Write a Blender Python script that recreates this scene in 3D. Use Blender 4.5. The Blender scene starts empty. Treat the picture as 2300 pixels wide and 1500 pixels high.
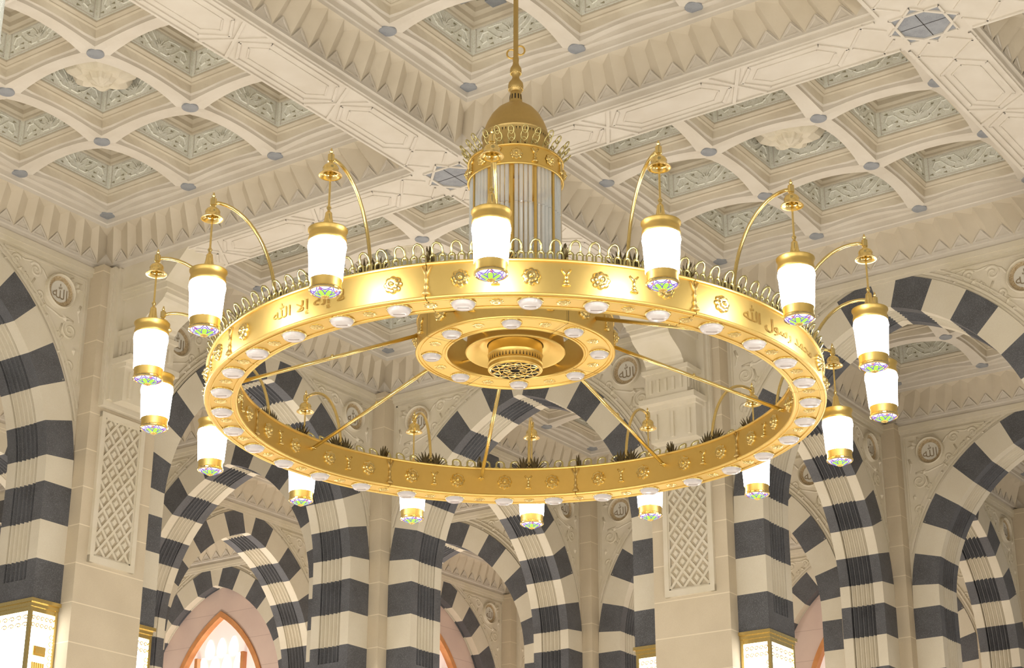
import bpy, math, random
from mathutils import Vector, Matrix
random.seed(4)
PI = math.pi
SC = bpy.context.scene
COL = SC.collection
sin, cos, sqrt = math.sin, math.cos, math.sqrt

# ---------------------------------------------------------------- helpers
class MB:
    def __init__(s): s.v = []; s.f = []; s.m = []
    def add(s, vs, fs, mi=0):
        b = len(s.v); s.v += [tuple(p) for p in vs]
        for f in fs: s.f.append([b + i for i in f]); s.m.append(mi)
    def quad(s, a, b, c, d, mi=0): s.add([a, b, c, d], [(0, 1, 2, 3)], mi)
    def tri(s, a, b, c, mi=0): s.add([a, b, c], [(0, 1, 2)], mi)
    def poly(s, pts, mi=0): s.add(pts, [tuple(range(len(pts)))], mi)
    def box(s, x0, x1, y0, y1, z0, z1, mi=0):
        p = [(x0, y0, z0), (x1, y0, z0), (x1, y1, z0), (x0, y1, z0), (x0, y0, z1), (x1, y0, z1), (x1, y1, z1), (x0, y1, z1)]
        s.add(p, [(0, 3, 2, 1), (4, 5, 6, 7), (0, 1, 5, 4), (1, 2, 6, 5), (2, 3, 7, 6), (3, 0, 4, 7)], mi)
    def prism(s, pts, ax, a0, a1, mi=0):
        # pts: 2d polygon; ax: function (p,q,a)->xyz
        n = len(pts); A = [ax(p[0], p[1], a0) for p in pts]; B = [ax(p[0], p[1], a1) for p in pts]
        s.add(A + B, [tuple(range(n))[::-1], tuple(range(n, 2 * n))] + [(i, (i + 1) % n, n + (i + 1) % n, n + i) for i in range(n)], mi)
    def tube(s, path, r, n=8, mi=0, closed=False, caps=True, flat=1.0, up=None):
        P = [Vector(p) for p in path]; m = len(P)
        rs = r if isinstance(r, (list, tuple)) else [r] * m
        vs = []; prev = None
        for i in range(m):
            if closed: t = P[(i + 1) % m] - P[i - 1]
            else: t = P[min(i + 1, m - 1)] - P[max(i - 1, 0)]
            t.normalize()
            if up is not None: nrm = Vector(up)
            elif prev is None: nrm = Vector((0, 0, 1)) if abs(t.z) < .9 else Vector((1, 0, 0))
            else: nrm = prev
            nrm = nrm - t * nrm.dot(t)
            if nrm.length < 1e-6: nrm = t.orthogonal()
            nrm.normalize(); prev = nrm; bi = t.cross(nrm)
            for k in range(n):
                a = 2 * PI * k / n
                vs.append(P[i] + nrm * (cos(a) * rs[i] * flat) + bi * (sin(a) * rs[i]))
        fs = []
        for i in range(m if closed else m - 1):
            j = (i + 1) % m
            for k in range(n):
                l = (k + 1) % n; fs.append((i * n + k, i * n + l, j * n + l, j * n + k))
        if not closed and caps: fs += [tuple(range(n))[::-1], tuple(range((m - 1) * n, m * n))]
        s.add(vs, fs, mi)
    def lathe(s, prof, n=24, c=(0, 0, 0), mi=0, a0=0, a1=2 * PI, closed_prof=False):
        full = abs(a1 - a0 - 2 * PI) < 1e-6
        k = n if full else n + 1; m = len(prof); vs = []
        for i in range(k):
            a = a0 + (a1 - a0) * i / n
            for r, z in prof: vs.append((c[0] + r * cos(a), c[1] + r * sin(a), c[2] + z))
        fs = []
        for i in range(n):
            j = (i + 1) % k
            for q in range(m if closed_prof else m - 1):
                w = (q + 1) % m; fs.append((i * m + q, j * m + q, j * m + w, i * m + w))
        if closed_prof and not full:
            fs += [tuple(range(m)), tuple(range((k - 1) * m, k * m))[::-1]]
        s.add(vs, fs, mi)
    def mesh(s, name, mats, smooth=False):
        me = bpy.data.meshes.new(name); me.from_pydata([tuple(map(float, v)) for v in s.v], [], s.f)
        for mt in (mats if isinstance(mats, (list, tuple)) else [mats]): me.materials.append(mt)
        me.polygons.foreach_set('material_index', s.m)
        if smooth: me.polygons.foreach_set('use_smooth', [True] * len(s.f))
        me.update()
        return me
    def build(s, name, mats, parent=None, smooth=False, fix=True):
        me = s.mesh(name, mats, smooth)
        if smooth:
            try: me.set_sharp_from_angle(angle=math.radians(40))
            except Exception: pass
        return mobj(name, me, parent)

def mobj(name, me, parent=None):
    o = bpy.data.objects.new(name, me); COL.objects.link(o)
    if parent is not None: o.parent = parent
    return o
def tag(o, label=None, cat=None, group=None, kind=None):
    if label: o['label'] = label
    if cat: o['category'] = cat
    if group: o['group'] = group
    if kind: o['kind'] = kind
    return o
def empty(name, loc=(0, 0, 0), rz=0, parent=None):
    o = bpy.data.objects.new(name, None); COL.objects.link(o); o.location = loc; o.rotation_euler = (0, 0, rz)
    o.empty_display_size = .2
    if parent is not None: o.parent = parent
    return o
def copy_tree(o, parent=None):
    c = o.copy(); COL.objects.link(c)
    if parent is not None: c.parent = parent
    for ch in list(o.children): copy_tree(ch, c)
    return c

# ---------------------------------------------------------------- materials
def newmat(name):
    m = bpy.data.materials.new(name); m.use_nodes = True
    nt = m.node_tree; nt.nodes.clear()
    out = nt.nodes.new('ShaderNodeOutputMaterial'); b = nt.nodes.new('ShaderNodeBsdfPrincipled')
    nt.links.new(b.outputs[0], out.inputs[0])
    return m, nt, b, out
def stone(name, c1, c2, scale=6, rough=.75, bump=.15, bscale=60, grain=None, joints=None):
    m, nt, b, out = newmat(name); N = nt.nodes.new; L = nt.links.new
    tc = N('ShaderNodeTexCoord')
    n1 = N('ShaderNodeTexNoise'); n1.inputs['Scale'].default_value = scale; n1.inputs['Detail'].default_value = 4
    L(tc.outputs['Object'], n1.inputs['Vector'])
    mx = N('ShaderNodeMix'); mx.data_type = 'RGBA'
    r = N('ShaderNodeMapRange'); r.inputs[1].default_value = .35; r.inputs[2].default_value = .65
    L(n1.outputs[0], r.inputs[0]); L(r.outputs[0], mx.inputs[0])
    mx.inputs[6].default_value = (*c1, 1); mx.inputs[7].default_value = (*c2, 1)
    col = mx.outputs[2]
    if grain:
        n2 = N('ShaderNodeTexNoise'); n2.inputs['Scale'].default_value = grain[0]; n2.inputs['Detail'].default_value = 2
        L(tc.outputs['Object'], n2.inputs['Vector'])
        r2 = N('ShaderNodeMapRange'); r2.inputs[1].default_value = .52; r2.inputs[2].default_value = .68
        L(n2.outputs[0], r2.inputs[0])
        m2 = N('ShaderNodeMix'); m2.data_type = 'RGBA'; L(r2.outputs[0], m2.inputs[0]); L(col, m2.inputs[6])
        m2.inputs[7].default_value = (*grain[1], 1); col = m2.outputs[2]
    if joints:
        sp = N('ShaderNodeSeparateXYZ'); L(tc.outputs['Object'], sp.inputs[0])
        ad = N('ShaderNodeMath'); ad.operation = 'MULTIPLY'; ad.inputs[1].default_value = 1 / joints[0]; L(sp.outputs[2], ad.inputs[0])
        fr = N('ShaderNodeMath'); fr.operation = 'FRACT'; L(ad.outputs[0], fr.inputs[0])
        ls = N('ShaderNodeMath'); ls.operation = 'LESS_THAN'; ls.inputs[1].default_value = joints[1] / joints[0]; L(fr.outputs[0], ls.inputs[0])
        m3 = N('ShaderNodeMix'); m3.data_type = 'RGBA'; L(ls.outputs[0], m3.inputs[0]); L(col, m3.inputs[6])
        m3.inputs[7].default_value = (*joints[2], 1); col = m3.outputs[2]
    L(col, b.inputs['Base Color']); b.inputs['Roughness'].default_value = rough
    if bump:
        n3 = N('ShaderNodeTexNoise'); n3.inputs['Scale'].default_value = bscale; n3.inputs['Detail'].default_value = 3
        L(tc.outputs['Object'], n3.inputs['Vector'])
        bp = N('ShaderNodeBump'); bp.inputs['Strength'].default_value = bump; bp.inputs['Distance'].default_value = .01
        L(n3.outputs[0], bp.inputs['Height']); L(bp.outputs[0], b.inputs['Normal'])
    return m
def metal(name, c, rough=.3, bump=0, bscale=30, c2=None):
    m, nt, b, out = newmat(name); N = nt.nodes.new; L = nt.links.new
    b.inputs['Base Color'].default_value = (*c, 1); b.inputs['Metallic'].default_value = 1; b.inputs['Roughness'].default_value = rough
    tc = N('ShaderNodeTexCoord'); n = N('ShaderNodeTexNoise'); n.inputs['Scale'].default_value = bscale; L(tc.outputs['Object'], n.inputs['Vector'])
    mx = N('ShaderNodeMix'); mx.data_type = 'RGBA'; mx.inputs[6].default_value = (*c, 1); mx.inputs[7].default_value = (*(c2 or [x * .9 for x in c]), 1)
    L(n.outputs[0], mx.inputs[0]); L(mx.outputs[2], b.inputs['Base Color'])
    if bump:
        bp = N('ShaderNodeBump'); bp.inputs['Strength'].default_value = bump; bp.inputs['Distance'].default_value = .004
        L(n.outputs[0], bp.inputs['Height']); L(bp.outputs[0], b.inputs['Normal'])
    return m
def emit(name, c, st, base=(.9, .9, .9), rough=.3):
    m, nt, b, out = newmat(name)
    b.inputs['Base Color'].default_value = (*base, 1); b.inputs['Roughness'].default_value = rough
    b.inputs['Emission Color'].default_value = (*c, 1); b.inputs['Emission Strength'].default_value = st
    return m

CREAM = stone('cream_stone', (.71, .645, .505), (.75, .69, .555), 2.2, .7, .08, 40, (260, (.62, .53, .40)))
CORE = stone('pillar_stone', (.61, .52, .375), (.68, .585, .43), 1.6, .7, .08, 40, (260, (.55, .45, .31)), (.5, .014, (.80, .70, .53)))
DARK = stone('dark_granite', (.075, .076, .080), (.105, .107, .115), 3, .6, .1, 90, (150, (.19, .19, .205)))
PLAST = stone('carved_plaster', (.69, .62, .47), (.73, .66, .53), 3, .8, .12, 30)
CEIL = stone('ceiling_plaster', (.69, .625, .525), (.74, .68, .585), 2.5, .8, .1, 25)
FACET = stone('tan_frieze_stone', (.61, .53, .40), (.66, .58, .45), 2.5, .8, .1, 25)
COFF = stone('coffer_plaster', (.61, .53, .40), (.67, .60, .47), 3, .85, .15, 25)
PANEL = stone('coffer_panel', (.86, .85, .74), (.92, .91, .82), 9, .85, .3, 28, (70, (.76, .74, .60)))
GREY = stone('grey_marble_inlay', (.25, .265, .29), (.33, .345, .37), 8, .5, .05, 90, (200, (.42, .43, .45)))
PINK = stone('pink_stone', (.66, .50, .43), (.70, .54, .46), 2, .7, .05, 40, None, (.62, .012, (.55, .40, .34)))
MOSA = stone('brown_mosaic', (.36, .25, .12), (.55, .42, .24), 45, .7, .4, 70, (140, (.75, .68, .55)))
DISCM = stone('roundel_disc', (.70, .66, .56), (.76, .72, .63), 5, .7, .05, 40)
INK = stone('incised_lettering', (.26, .20, .12), (.32, .25, .16), 9, .8, 0)
MARB = stone('floor_marble', (.78, .73, .66), (.84, .80, .74), .8, .35, 0)
GOLD = metal('brushed_gold', (.84, .605, .20), .42, .03, 18, (.80, .57, .18))
GOLDP = metal('polished_gold', (.88, .68, .28), .2)
GOLDD = metal('matt_gold_paint', (.66, .49, .20), .5)
BRONZE = metal('oxidised_bronze', (.16, .13, .07), .35)
CREST = metal('crest_brass', (.64, .56, .25), .28)
WOOD = stone('window_wood', (.58, .24, .08), (.66, .30, .11), 6, .45, .1, 30)
SLOT = stone('dark_slot', (.02, .014, .008), (.03, .02, .01), 5, .8, 0)
LAMP = emit('lit_lamp_glass', (1, .99, .97), 16)
LANT = emit('lit_lantern_glass', (1, .98, .92), 6)
WING = emit('lit_window_glass', (1, .96, .93), 1.7)
WBACK = emit('lit_window_backing', (1, .86, .80), .35, (.8, .68, .62))
GREEN = emit('green_stained_glass', (.40, 1, .06), .75, (.2, .55, .05))
WHITEG = emit('white_stained_glass', (.86, .88, 1), .9)
REDG = emit('red_stained_glass', (1, .25, .12), .9, (.8, .2, .1))
PURP = emit('purple_glass_leading', (.22, .12, .62), .5, (.12, .06, .3))
OPAL, _nt, _b, _o = newmat('opal_lamp_glass')
_b.inputs['Base Color'].default_value = (.62, .57, .545, 1); _b.inputs['Roughness'].default_value = .18
_b.inputs['Emission Color'].default_value = (1, .92, .88, 1); _b.inputs['Emission Strength'].default_value = .08
OPALD = stone('lamp_slit', (.28, .22, .2), (.3, .24, .22), 5, .4, 0)
CRYS, _nt, _b, _o = newmat('crystal_rod_glass')
_b.inputs['Base Color'].default_value = (.93, .96, .94, 1); _b.inputs['Roughness'].default_value = .06
_b.inputs['Transmission Weight'].default_value = 0; _b.inputs['IOR'].default_value = 1.5; _b.inputs['Alpha'].default_value = .42
SPECK = stone('speckled_crystal', (.62, .66, .60), (.70, .73, .66), 30, .4, .4, 90, (120, (.88, .90, .86)))

# ---------------------------------------------------------------- camera
Fpx, YAW, PITCH, ROLL = 4066.5, .61280, .38430, .0024
CP = Vector((-9.528, -11.766, 1.662))
fw = Vector((cos(YAW) * cos(PITCH), sin(YAW) * cos(PITCH), sin(PITCH)))
rt = Vector((sin(YAW), -cos(YAW), 0)); upv = rt.cross(fw)
r2 = rt * cos(ROLL) + upv * sin(ROLL); u2 = -rt * sin(ROLL) + upv * cos(ROLL)
cd = bpy.data.cameras.new('camera'); cam = bpy.data.objects.new('camera', cd); COL.objects.link(cam)
cd.sensor_width = 36; cd.sensor_fit = 'HORIZONTAL'; cd.lens = Fpx * 36 / 2300; cd.clip_start = .1; cd.clip_end = 300
M = Matrix(((r2.x, u2.x, -fw.x, CP.x), (r2.y, u2.y, -fw.y, CP.y), (r2.z, u2.z, -fw.z, CP.z), (0, 0, 0, 1)))
cam.matrix_world = M
SC.camera = cam

# ---------------------------------------------------------------- lettering (laid out in visual order)
def text_mesh(s, height=1.0):
    cu = bpy.data.curves.new('txt', 'FONT'); cu.body = s; cu.align_x = 'CENTER'; cu.resolution_u = 3
    ob = bpy.data.objects.new('txt', cu); COL.objects.link(ob)
    dg = bpy.context.evaluated_depsgraph_get(); dg.update()
    me = bpy.data.meshes.new_from_object(ob.evaluated_get(dg))
    vs = [v.co.copy() for v in me.vertices]; fs = [list(p.vertices) for p in me.polygons]
    bpy.data.objects.remove(ob); bpy.data.curves.remove(cu); bpy.data.meshes.remove(me)
    x0 = min(v.x for v in vs); x1 = max(v.x for v in vs); y0 = min(v.y for v in vs); y1 = max(v.y for v in vs)
    return [((v.x - (x0 + x1) / 2), (v.y - (y0 + y1) / 2)) for v in vs], fs, x1 - x0, y1 - y0
ALLAH = text_mesh('\ufdf2')
T1 = text_mesh('\ufdf2 \ufefb\ufe87 \ufeea\ufedf\ufe87 \ufefb')
T2 = text_mesh('\ufdf2 \ufedd\ufeee\ufeb3\ufead \ufeaa\ufee4\ufea4\ufee3')

# ================================================================ ARCHES
AC, AZ, RI, RO, TH = .58, 8.62, 2.55, 3.00, .37
ZT = 11.58
def arch_stations():
    st = []  # (inner(u,z), outer(u,z), normal, z-straight, dark flag for the interval after it)
    def jam(z, d): return ((1.97, z), (2.42, z), (1, 0), d)
    def arc(a, d):
        a = math.radians(a); return ((-AC + RI * cos(a), AZ + RI * sin(a)), (-AC + RO * cos(a), AZ + RO * sin(a)), (cos(a), sin(a)), d)
    st += [jam(7.0, 1), jam(7.25, 1), jam(7.5, 0), jam(8.0, 1), jam(8.5, 0)]
    a = 5; k = 0
    while a < 75:
        dk = 1 if k % 2 == 0 else 0
        for q in range(3): st.append(arc(a + q * 10 / 3, dk))
        a += 10; k += 1
    # k=7 -> next interval light keystone
    st.append(arc(75, 0)); 
    st.append(((0, AZ + sqrt(RI * RI - AC * AC)), (0, AZ + sqrt(RO * RO - AC * AC)), (.1, .99), 0))
    return st
ST = arch_stations()
# groove section: list of (v, depth)
def groove(flat=False):
    s = [(-TH, 0), (-.205, 0)]
    for k in range(5):
        v = -.2 + k * .08
        s += [(v + .001, 0 if flat else .065), (v + .03, 0 if flat else .03), (v + .04, 0 if flat else .0), (v + .05, 0 if flat else .0), (v + .079, 0 if flat else .065)]
    s += [(.205, 0), (TH, 0)]
    return s
def make_arch_mesh():
    m = MB()
    for sg in (1, -1):
        for i in range(len(ST) - 1):
            A, B = ST[i], ST[i + 1]; mi = A[3]
            for v in (-TH, TH):
                m.quad((sg * A[0][0], v, A[0][1]), (sg * A[1][0], v, A[1][1]), (sg * B[1][0], v, B[1][1]), (sg * B[0][0], v, B[0][1]), mi)
            g = groove(i == 0)
            for k in range(len(g) - 1):
                def P(S, q): return (sg * (S[0][0] + S[2][0] * q[1]), q[0], S[0][1] + S[2][1] * q[1])
                m.quad(P(A, g[k]), P(A, g[k + 1]), P(B, g[k + 1]), P(B, g[k]), mi)
        # foot
        m.quad((sg * 1.97, -TH, 7), (sg * 1.97, TH, 7), (sg * 2.42, TH, 7), (sg * 2.42, -TH, 7), 1)
        m.quad((sg * 1.97, -.2, 7.25), (sg * 1.97, .2, 7.25), (sg * 2.03, .2, 7.25), (sg * 2.03, -.2, 7.25), 1)
    return m.mesh('voussoirs', [CREAM, DARK])
def make_spandrel_mesh(sides):
    # wall above the arch ring with mouldings, carved scrolls
    m = MB(); vw = TH - .03
    for sg in sides:
        for i in range(len(ST) - 1):
            A, B = ST[i][1], ST[i + 1][1]
            for v in (-vw, vw):
                m.quad((sg * A[0], v, A[1]), (sg * A[0], v, ZT), (sg * B[0], v, ZT), (sg * B[0], v, B[1]))
        # ring mouldings
        for (ra, rb, d) in ((3.0, 3.035, .012), (3.05, 3.085, .02), (3.13, 3.15, .016)):
            path = []
            a = 3
            while a < 80:
                r = math.radians(a); u = -AC + ra * cos(r); z = AZ + ra * sin(r)
                path.append((r, u, z)); a += 3
            for j in range(len(path) - 1):
                r0, r1 = path[j][0], path[j + 1][0]
                def Q(R, r, v): return (sg * (-AC + R * cos(r)), v, AZ + R * sin(r))
                if Q(rb, r1, 0)[2] > 11.52 or abs(Q(rb, r0, 0)[0]) > 2.42: continue
                v1 = -vw - d
                m.quad(Q(ra, r0, v1), Q(rb, r0, v1), Q(rb, r1, v1), Q(ra, r1, v1))
                m.quad(Q(ra, r0, -vw), Q(ra, r0, v1), Q(ra, r1, v1), Q(ra, r1, -vw))
                m.quad(Q(rb, r0, -vw), Q(rb, r0, v1), Q(rb, r1, v1), Q(rb, r1, -vw))
        # frame
        m.box(min(sg * 2.34, sg * 2.365), max(sg * 2.34, sg * 2.365), -vw - .02, -vw, 9.9, 11.40)
        x0, x1 = sorted((sg * .95, sg * 2.365))
        m.box(x0, x1, -vw - .02, -vw, 11.375, 11.40)
    for sgn in (-1, 1):
        a, b = sorted((sgn * (vw - .02), sgn * (TH + .03))); m.box(*sorted((0, sides[0] * 2.42)), a, b, 11.50, ZT)
        a, b = sorted((sgn * (vw - .02), sgn * (TH + .015))); m.box(*sorted((0, sides[0] * 2.42)), a, b, 11.45, 11.50)
    return m.mesh('spandrel_wall', [PLAST])
def spiral(cx, cz, R, turns, a0, dirn=1, n=22):
    out = []
    for i in range(n + 1):
        t = i / n; r = R * (1 - .86 * t); a = a0 + dirn * turns * 2 * PI * t
        out.append((cx + r * cos(a), cz + r * sin(a)))
    return out
def make_scroll_mesh(sides):
    m = MB(); v0 = -(TH - .035)
    def strand(pts, r0=.03, r1=.016, fl=.7):
        n = len(pts); m.tube([(p[0], v0, p[1]) for p in pts], [r0 + (r1 - r0) * i / (n - 1) for i in range(n)], 6, flat=fl, up=(0, 1, 0))
    def leaf(x, z, a, L, w):
        d = (cos(a), sin(a)); q = (-d[1], d[0])
        pts = [(x, z), (x + d[0] * L * .4 + q[0] * w, z + d[1] * L * .4 + q[1] * w), (x + d[0] * L, z + d[1] * L), (x + d[0] * L * .4 - q[0] * w, z + d[1] * L * .4 - q[1] * w)]
        top = (x + d[0] * L * .45, v0 - .045, z + d[1] * L * .45)
        for i in range(4):
            a_, b_ = pts[i], pts[(i + 1) % 4]; m.tri((a_[0], v0, a_[1]), (b_[0], v0, b_[1]), top)
    for sg in sides:
        S = lambda pts: [(sg * p[0], p[1]) for p in pts]
        rx, rz = 1.92, 11.08
        # scrolls, in sg=+1 coordinates (pier on the right)
        data = [(1.50, 11.24, .105, 1.6, 2.6, -1), (1.17, 11.27, .085, 1.5, .4, 1), (.88, 11.30, .06, 1.3, 2.6, -1),
                (2.15, 10.60, .14, 1.7, 1.2, 1), (2.20, 10.12, .085, 1.5, 4.2, -1), (2.24, 9.78, .055, 1.3, 1.2, 1), (1.60, 10.93, .06, 1.3, 5.2, 1),
                (1.98, 10.50, .06, 1.2, 0, -1), (1.36, 11.10, .045, 1.2, 1.8, 1)]
        for (x, z, R, t, a, d) in data:
            strand(S(spiral(x, z, R, t, a, d)), .024, .016)
        strand(S([(.62, 11.37), (.8, 11.36), (.98, 11.34), (1.12, 11.37), (1.3, 11.32), (1.46, 11.35), (1.62, 11.28), (1.7, 11.18)]), .012, .02)
        strand(S([(1.62, 10.92), (1.72, 10.82), (1.86, 10.78), (1.98, 10.74), (2.1, 10.76), (2.2, 10.74)]), .018, .02)
        strand(S([(2.02, 10.66), (1.97, 10.5), (2.02, 10.36), (2.1, 10.26), (2.14, 10.14), (2.16, 10.0), (2.22, 9.88)]), .02, .012)
        strand(S([(1.5, 11.12), (1.44, 11.0), (1.5, 10.92), (1.58, 10.9)]), .018, .02)
        strand(S([(2.3, 11.0), (2.27, 10.88), (2.3, 10.76)]), .022, .014)
        for (x, z, a, L, w) in [(2.12, 11.22, .5, .22, .06), (2.16, 11.2, .1, .16, .05), (2.08, 11.27, 1.0, .12, .04), (1.72, 10.86, 4.0, .16, .04), (1.3, 11.2, 3.6, .14, .035),
                                (1.04, 11.24, 3.5, .12, .03), (2.05, 10.3, 3.7, .14, .04), (2.12, 9.96, 4.4, .14, .035), (2.02, 10.8, 5.2, .14, .04), (1.78, 10.72, 3.9, .12, .035),
                                (2.24, 10.4, 4.9, .13, .035), (2.27, 10.86, 1.6, .12, .03)]:
            if sg < 0: a = PI - a
            leaf(sg * x, z, a, L, w)
    return m.mesh('scroll_carving', [PLAST], True)
def make_roundel(m=None):
    r = MB(); n = 32
    # axis along -y; local z up, x right ; dish
    def rv(prof, mi):
        for i in range(n):
            a0 = 2 * PI * i / n; a1 = 2 * PI * (i + 1) / n
            for k in range(len(prof) - 1):
                (ra, ya), (rb, yb) = prof[k], prof[k + 1]
                r.quad((ra * cos(a0), ya, ra * sin(a0)), (rb * cos(a0), yb, rb * sin(a0)), (rb * cos(a1), yb, rb * sin(a1)), (ra * cos(a1), ya, ra * sin(a1)), mi)
    rv([(.245, 0), (.24, -.05), (.225, -.065), (.21, -.05), (.205, -.015)], 0)
    rv([(.205, -.022), (.19, -.008), (.15, -.006)], 1)
    rv([(.15, -.006), (.145, -.012), (.0001, -.012)], 2)
    return r.mesh('roundel', [PLAST, MOSA, DISCM])
def make_letters(mesh, h, y, mat, name, thick=.006):
    vs, fs, w, hh = mesh; k = h / hh; m = MB()
    m.add([(p[0] * k, y, p[1] * k) for p in vs], fs)
    return m.mesh(name, [mat])
ARCH_ME = make_arch_mesh(); SPAN_ME = {q: make_spandrel_mesh((q,)) for q in (-1, 1)}; SCR_ME = {q: make_scroll_mesh((q,)) for q in (-1, 1)}; RND_ME = make_roundel()
LET_ME = make_letters(ALLAH, .21, -.017, INK, 'calligraphy')
def make_arch(loc, rz, label):
    t = empty('striped_arch', loc, rz)
    tag(t, label, 'arch', 'striped stone arches of the arcades')
    mobj('arch_stones', ARCH_ME, t)
    for sg in (-1, 1):
        sp = mobj('spandrel', SPAN_ME[sg], t); sc = mobj('scroll_carving', SCR_ME[sg], sp)
        r = mobj('roundel', RND_ME, t); r.location = (sg * 1.92, -(TH - .03), 11.08)
        l = mobj('calligraphy', LET_ME, r)
    return t
XR, YR = 0, -PI / 2      # arches in planes of constant Y / constant X
def archY(x0, y, label): return make_arch((x0 + 3, y, 0), 0, label)          # spans x0..x0+6
def archX(x, y0, label): return make_arch((x, y0 + 3, 0), -PI / 2, label)     # spans y0..y0+6

ARCHES = [
    ('Y', 0, 6, 'striped arch at the left edge of the photo, in line with the left lattice pillar'),
    ('Y', 6, 6, 'striped arch springing just right of the left lattice pillar, behind the left hanging lamps'),
    ('X', 12, 0, 'striped arch whose crown shows through the middle of the gold ring, under the hub'),
    ('X', 12, -6, 'large striped arch at the right edge with its crown beside the right lamps'),
    ('X', 12, 6, 'striped arch with bright grooved underside at lower left, framing the arched window'),
    ('X', 12, 12, 'partly hidden striped arch seen through the arch at the left edge of the photo'),
    ('Y', 12, 0, 'striped arch low between the middle plain pillar and the lattice pillar of the centre right'),
    ('Y', 12, 6, 'striped arch with a wide grooved underside below the centre of the gold ring'),
    ('Y', 12, 12, 'striped arch with dark voussoirs directly above and before the arched window'),
    ('X', 18, 6, 'striped arch seen through the grooved arch below the centre of the gold ring'),
    ('X', 18, 0, 'striped arch seen just left of the plain pillar at right, before the right window'),
    ('X', 18, -6, 'striped arch curving from the plain pillar at right to the right edge of the photo'),
    ('Y', 18, 0, 'striped arch with grooved underside at the lower right corner, behind the right arch'),
    ('Y', 6, 12, 'farther striped arch glimpsed at the left edge of the photo'),
]
for ax, a, b, lab in ARCHES:
    if ax == 'Y': archY(a, b, lab)
    else: archX(a, b, lab)
WALLARCH = [('X', 18, 12, 'striped blind arch around the pointed window at lower left'),
            ('X', 24, 0, 'striped blind arch around the window at lower right'),
            ('Y', 18, 12, 'striped blind arch on the pink wall below the centre of the gold ring'),
            ('X', 24, 6, 'striped blind arch on the far wall behind the centre arches')]

# ================================================================ exterior walls with windows
def pointed(a, c, zb, z0, n=14):
    R = a + c; pts = [(-a, zb), (a, zb)]
    amax = math.acos(c / R)
    for i in range(n + 1):
        t = amax * i / n; pts.append((-c + R * cos(t), z0 + R * sin(t)))
    for i in range(n - 1, -1, -1):
        t = amax * i / n; pts.append((c - R * cos(t), z0 + R * sin(t)))
    return pts
WA, WC, WZ0, WZB = 1.42, 1.25, 8.22, 5.2
def make_wall_fill():
    m = MB()
    # ring between arch soffit line and window opening; sampled by angle from (0,8.4)
    out = [(1.985, 0)] + [(1.985, 7.0)] + [(s[0][0] + .02, s[0][1]) for s in ST[1:-1]] + [(0, ST[-1][0][1] + .02)]
    win = pointed(WA, WC, WZB, WZ0, 14)
    half = win[1:17]   # right side from bottom to apex
    o = Vector((0, 8.0))
    def hit(poly, ang):
        d = Vector((cos(ang), sin(ang))); best = None
        for i in range(len(poly) - 1):
            p = Vector(poly[i]); q = Vector(poly[i + 1]); e = q - p
            den = d.x * e.y - d.y * e.x
            if abs(den) < 1e-9: continue
            w = p - o; t = (w.x * e.y - w.y * e.x) / den; s_ = (w.x * d.y - w.y * d.x) / den
            if t > 0 and -1e-6 <= s_ <= 1 + 1e-6 and (best is None or t > best): best = t
        return o + d * best
    OUT = [(0, 0), (1.985, 0)] + out[1:]; IN = [(0, WZB)] + half
    N = 60; pr_ = []
    for i in range(N + 1):
        a = -PI / 2 + PI * i / N
        pr_.append((hit(OUT, a), hit(IN, a)))
    for sg in (1, -1):
        for i in range(N):
            (a, b), (c, d) = pr_[i], pr_[i + 1]
            m.quad((sg * a.x, -.14, a.y), (sg * c.x, -.14, c.y), (sg * d.x, -.14, d.y), (sg * b.x, -.14, b.y))
            m.quad((sg * b.x, -.14, b.y), (sg * d.x, -.14, d.y), (sg * d.x, .2, d.y), (sg * b.x, .2, b.y))
    # plain wall beyond the window
    m.box(-3, 3, .37, .5, 0, 13)
    return m.mesh('wall_infill', [PINK])
FILL_ME = make_wall_fill()
def band(m, outer, inner, y0, y1):
    n = len(outer)
    for i in range(n):
        j = (i + 1) % n; a, b, c, d = outer[i], outer[j], inner[j], inner[i]
        m.quad((a[0], y0, a[1]), (b[0], y0, b[1]), (c[0], y0, c[1]), (d[0], y0, d[1]))
        m.quad((d[0], y0, d[1]), (c[0], y0, c[1]), (c[0], y1, c[1]), (d[0], y1, d[1]))
        m.quad((a[0], y0, a[1]), (b[0], y0, b[1]), (b[0], y1, b[1]), (a[0], y1, a[1]))
def make_window_meshes():
    f = MB(); band(f, pointed(WA + .01, WC, WZB - .01, WZ0), pointed(WA - .1, WC, WZB + .1, WZ0), -.17, -.02)
    for u in (-.66, .66):
        f.box(u - .04, u + .04, -.14, -.03, WZB, 9.66)
    fr = f.mesh('window_frame', [WOOD])
    b = MB(); b.poly([(p[0], -.02, p[1]) for p in pointed(WA - .05, WC, WZB, WZ0)])
    bk = b.mesh('window_backing', [WBACK])
    g = MB()
    R = WA - .14 + WC
    def inside(u, z): return z < WZ0 or (abs(u) + WC) ** 2 + (z - WZ0) ** 2 < R * R
    row = 0; z = 5.4
    while z < 10.6:
        u = -1.4 + (.17 if row % 2 else 0)
        while u < 1.45:
            if inside(abs(u) + .1, z + .17) and abs(abs(u) - .66) > .1:
                pts = []
                for i in range(14):
                    a = 2 * PI * i / 14; s_ = sin(a); w = .125 * (1 - .35 * s_)
                    pts.append((u + cos(a) * w, -.035, z + .21 * s_))
                g.poly(pts)
            u += .34
        z += .37; row += 1
    gl = g.mesh('window_panes', [WING])
    return fr, bk, gl
WFR, WBK, WGL = make_window_meshes()
wn = 0
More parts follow.
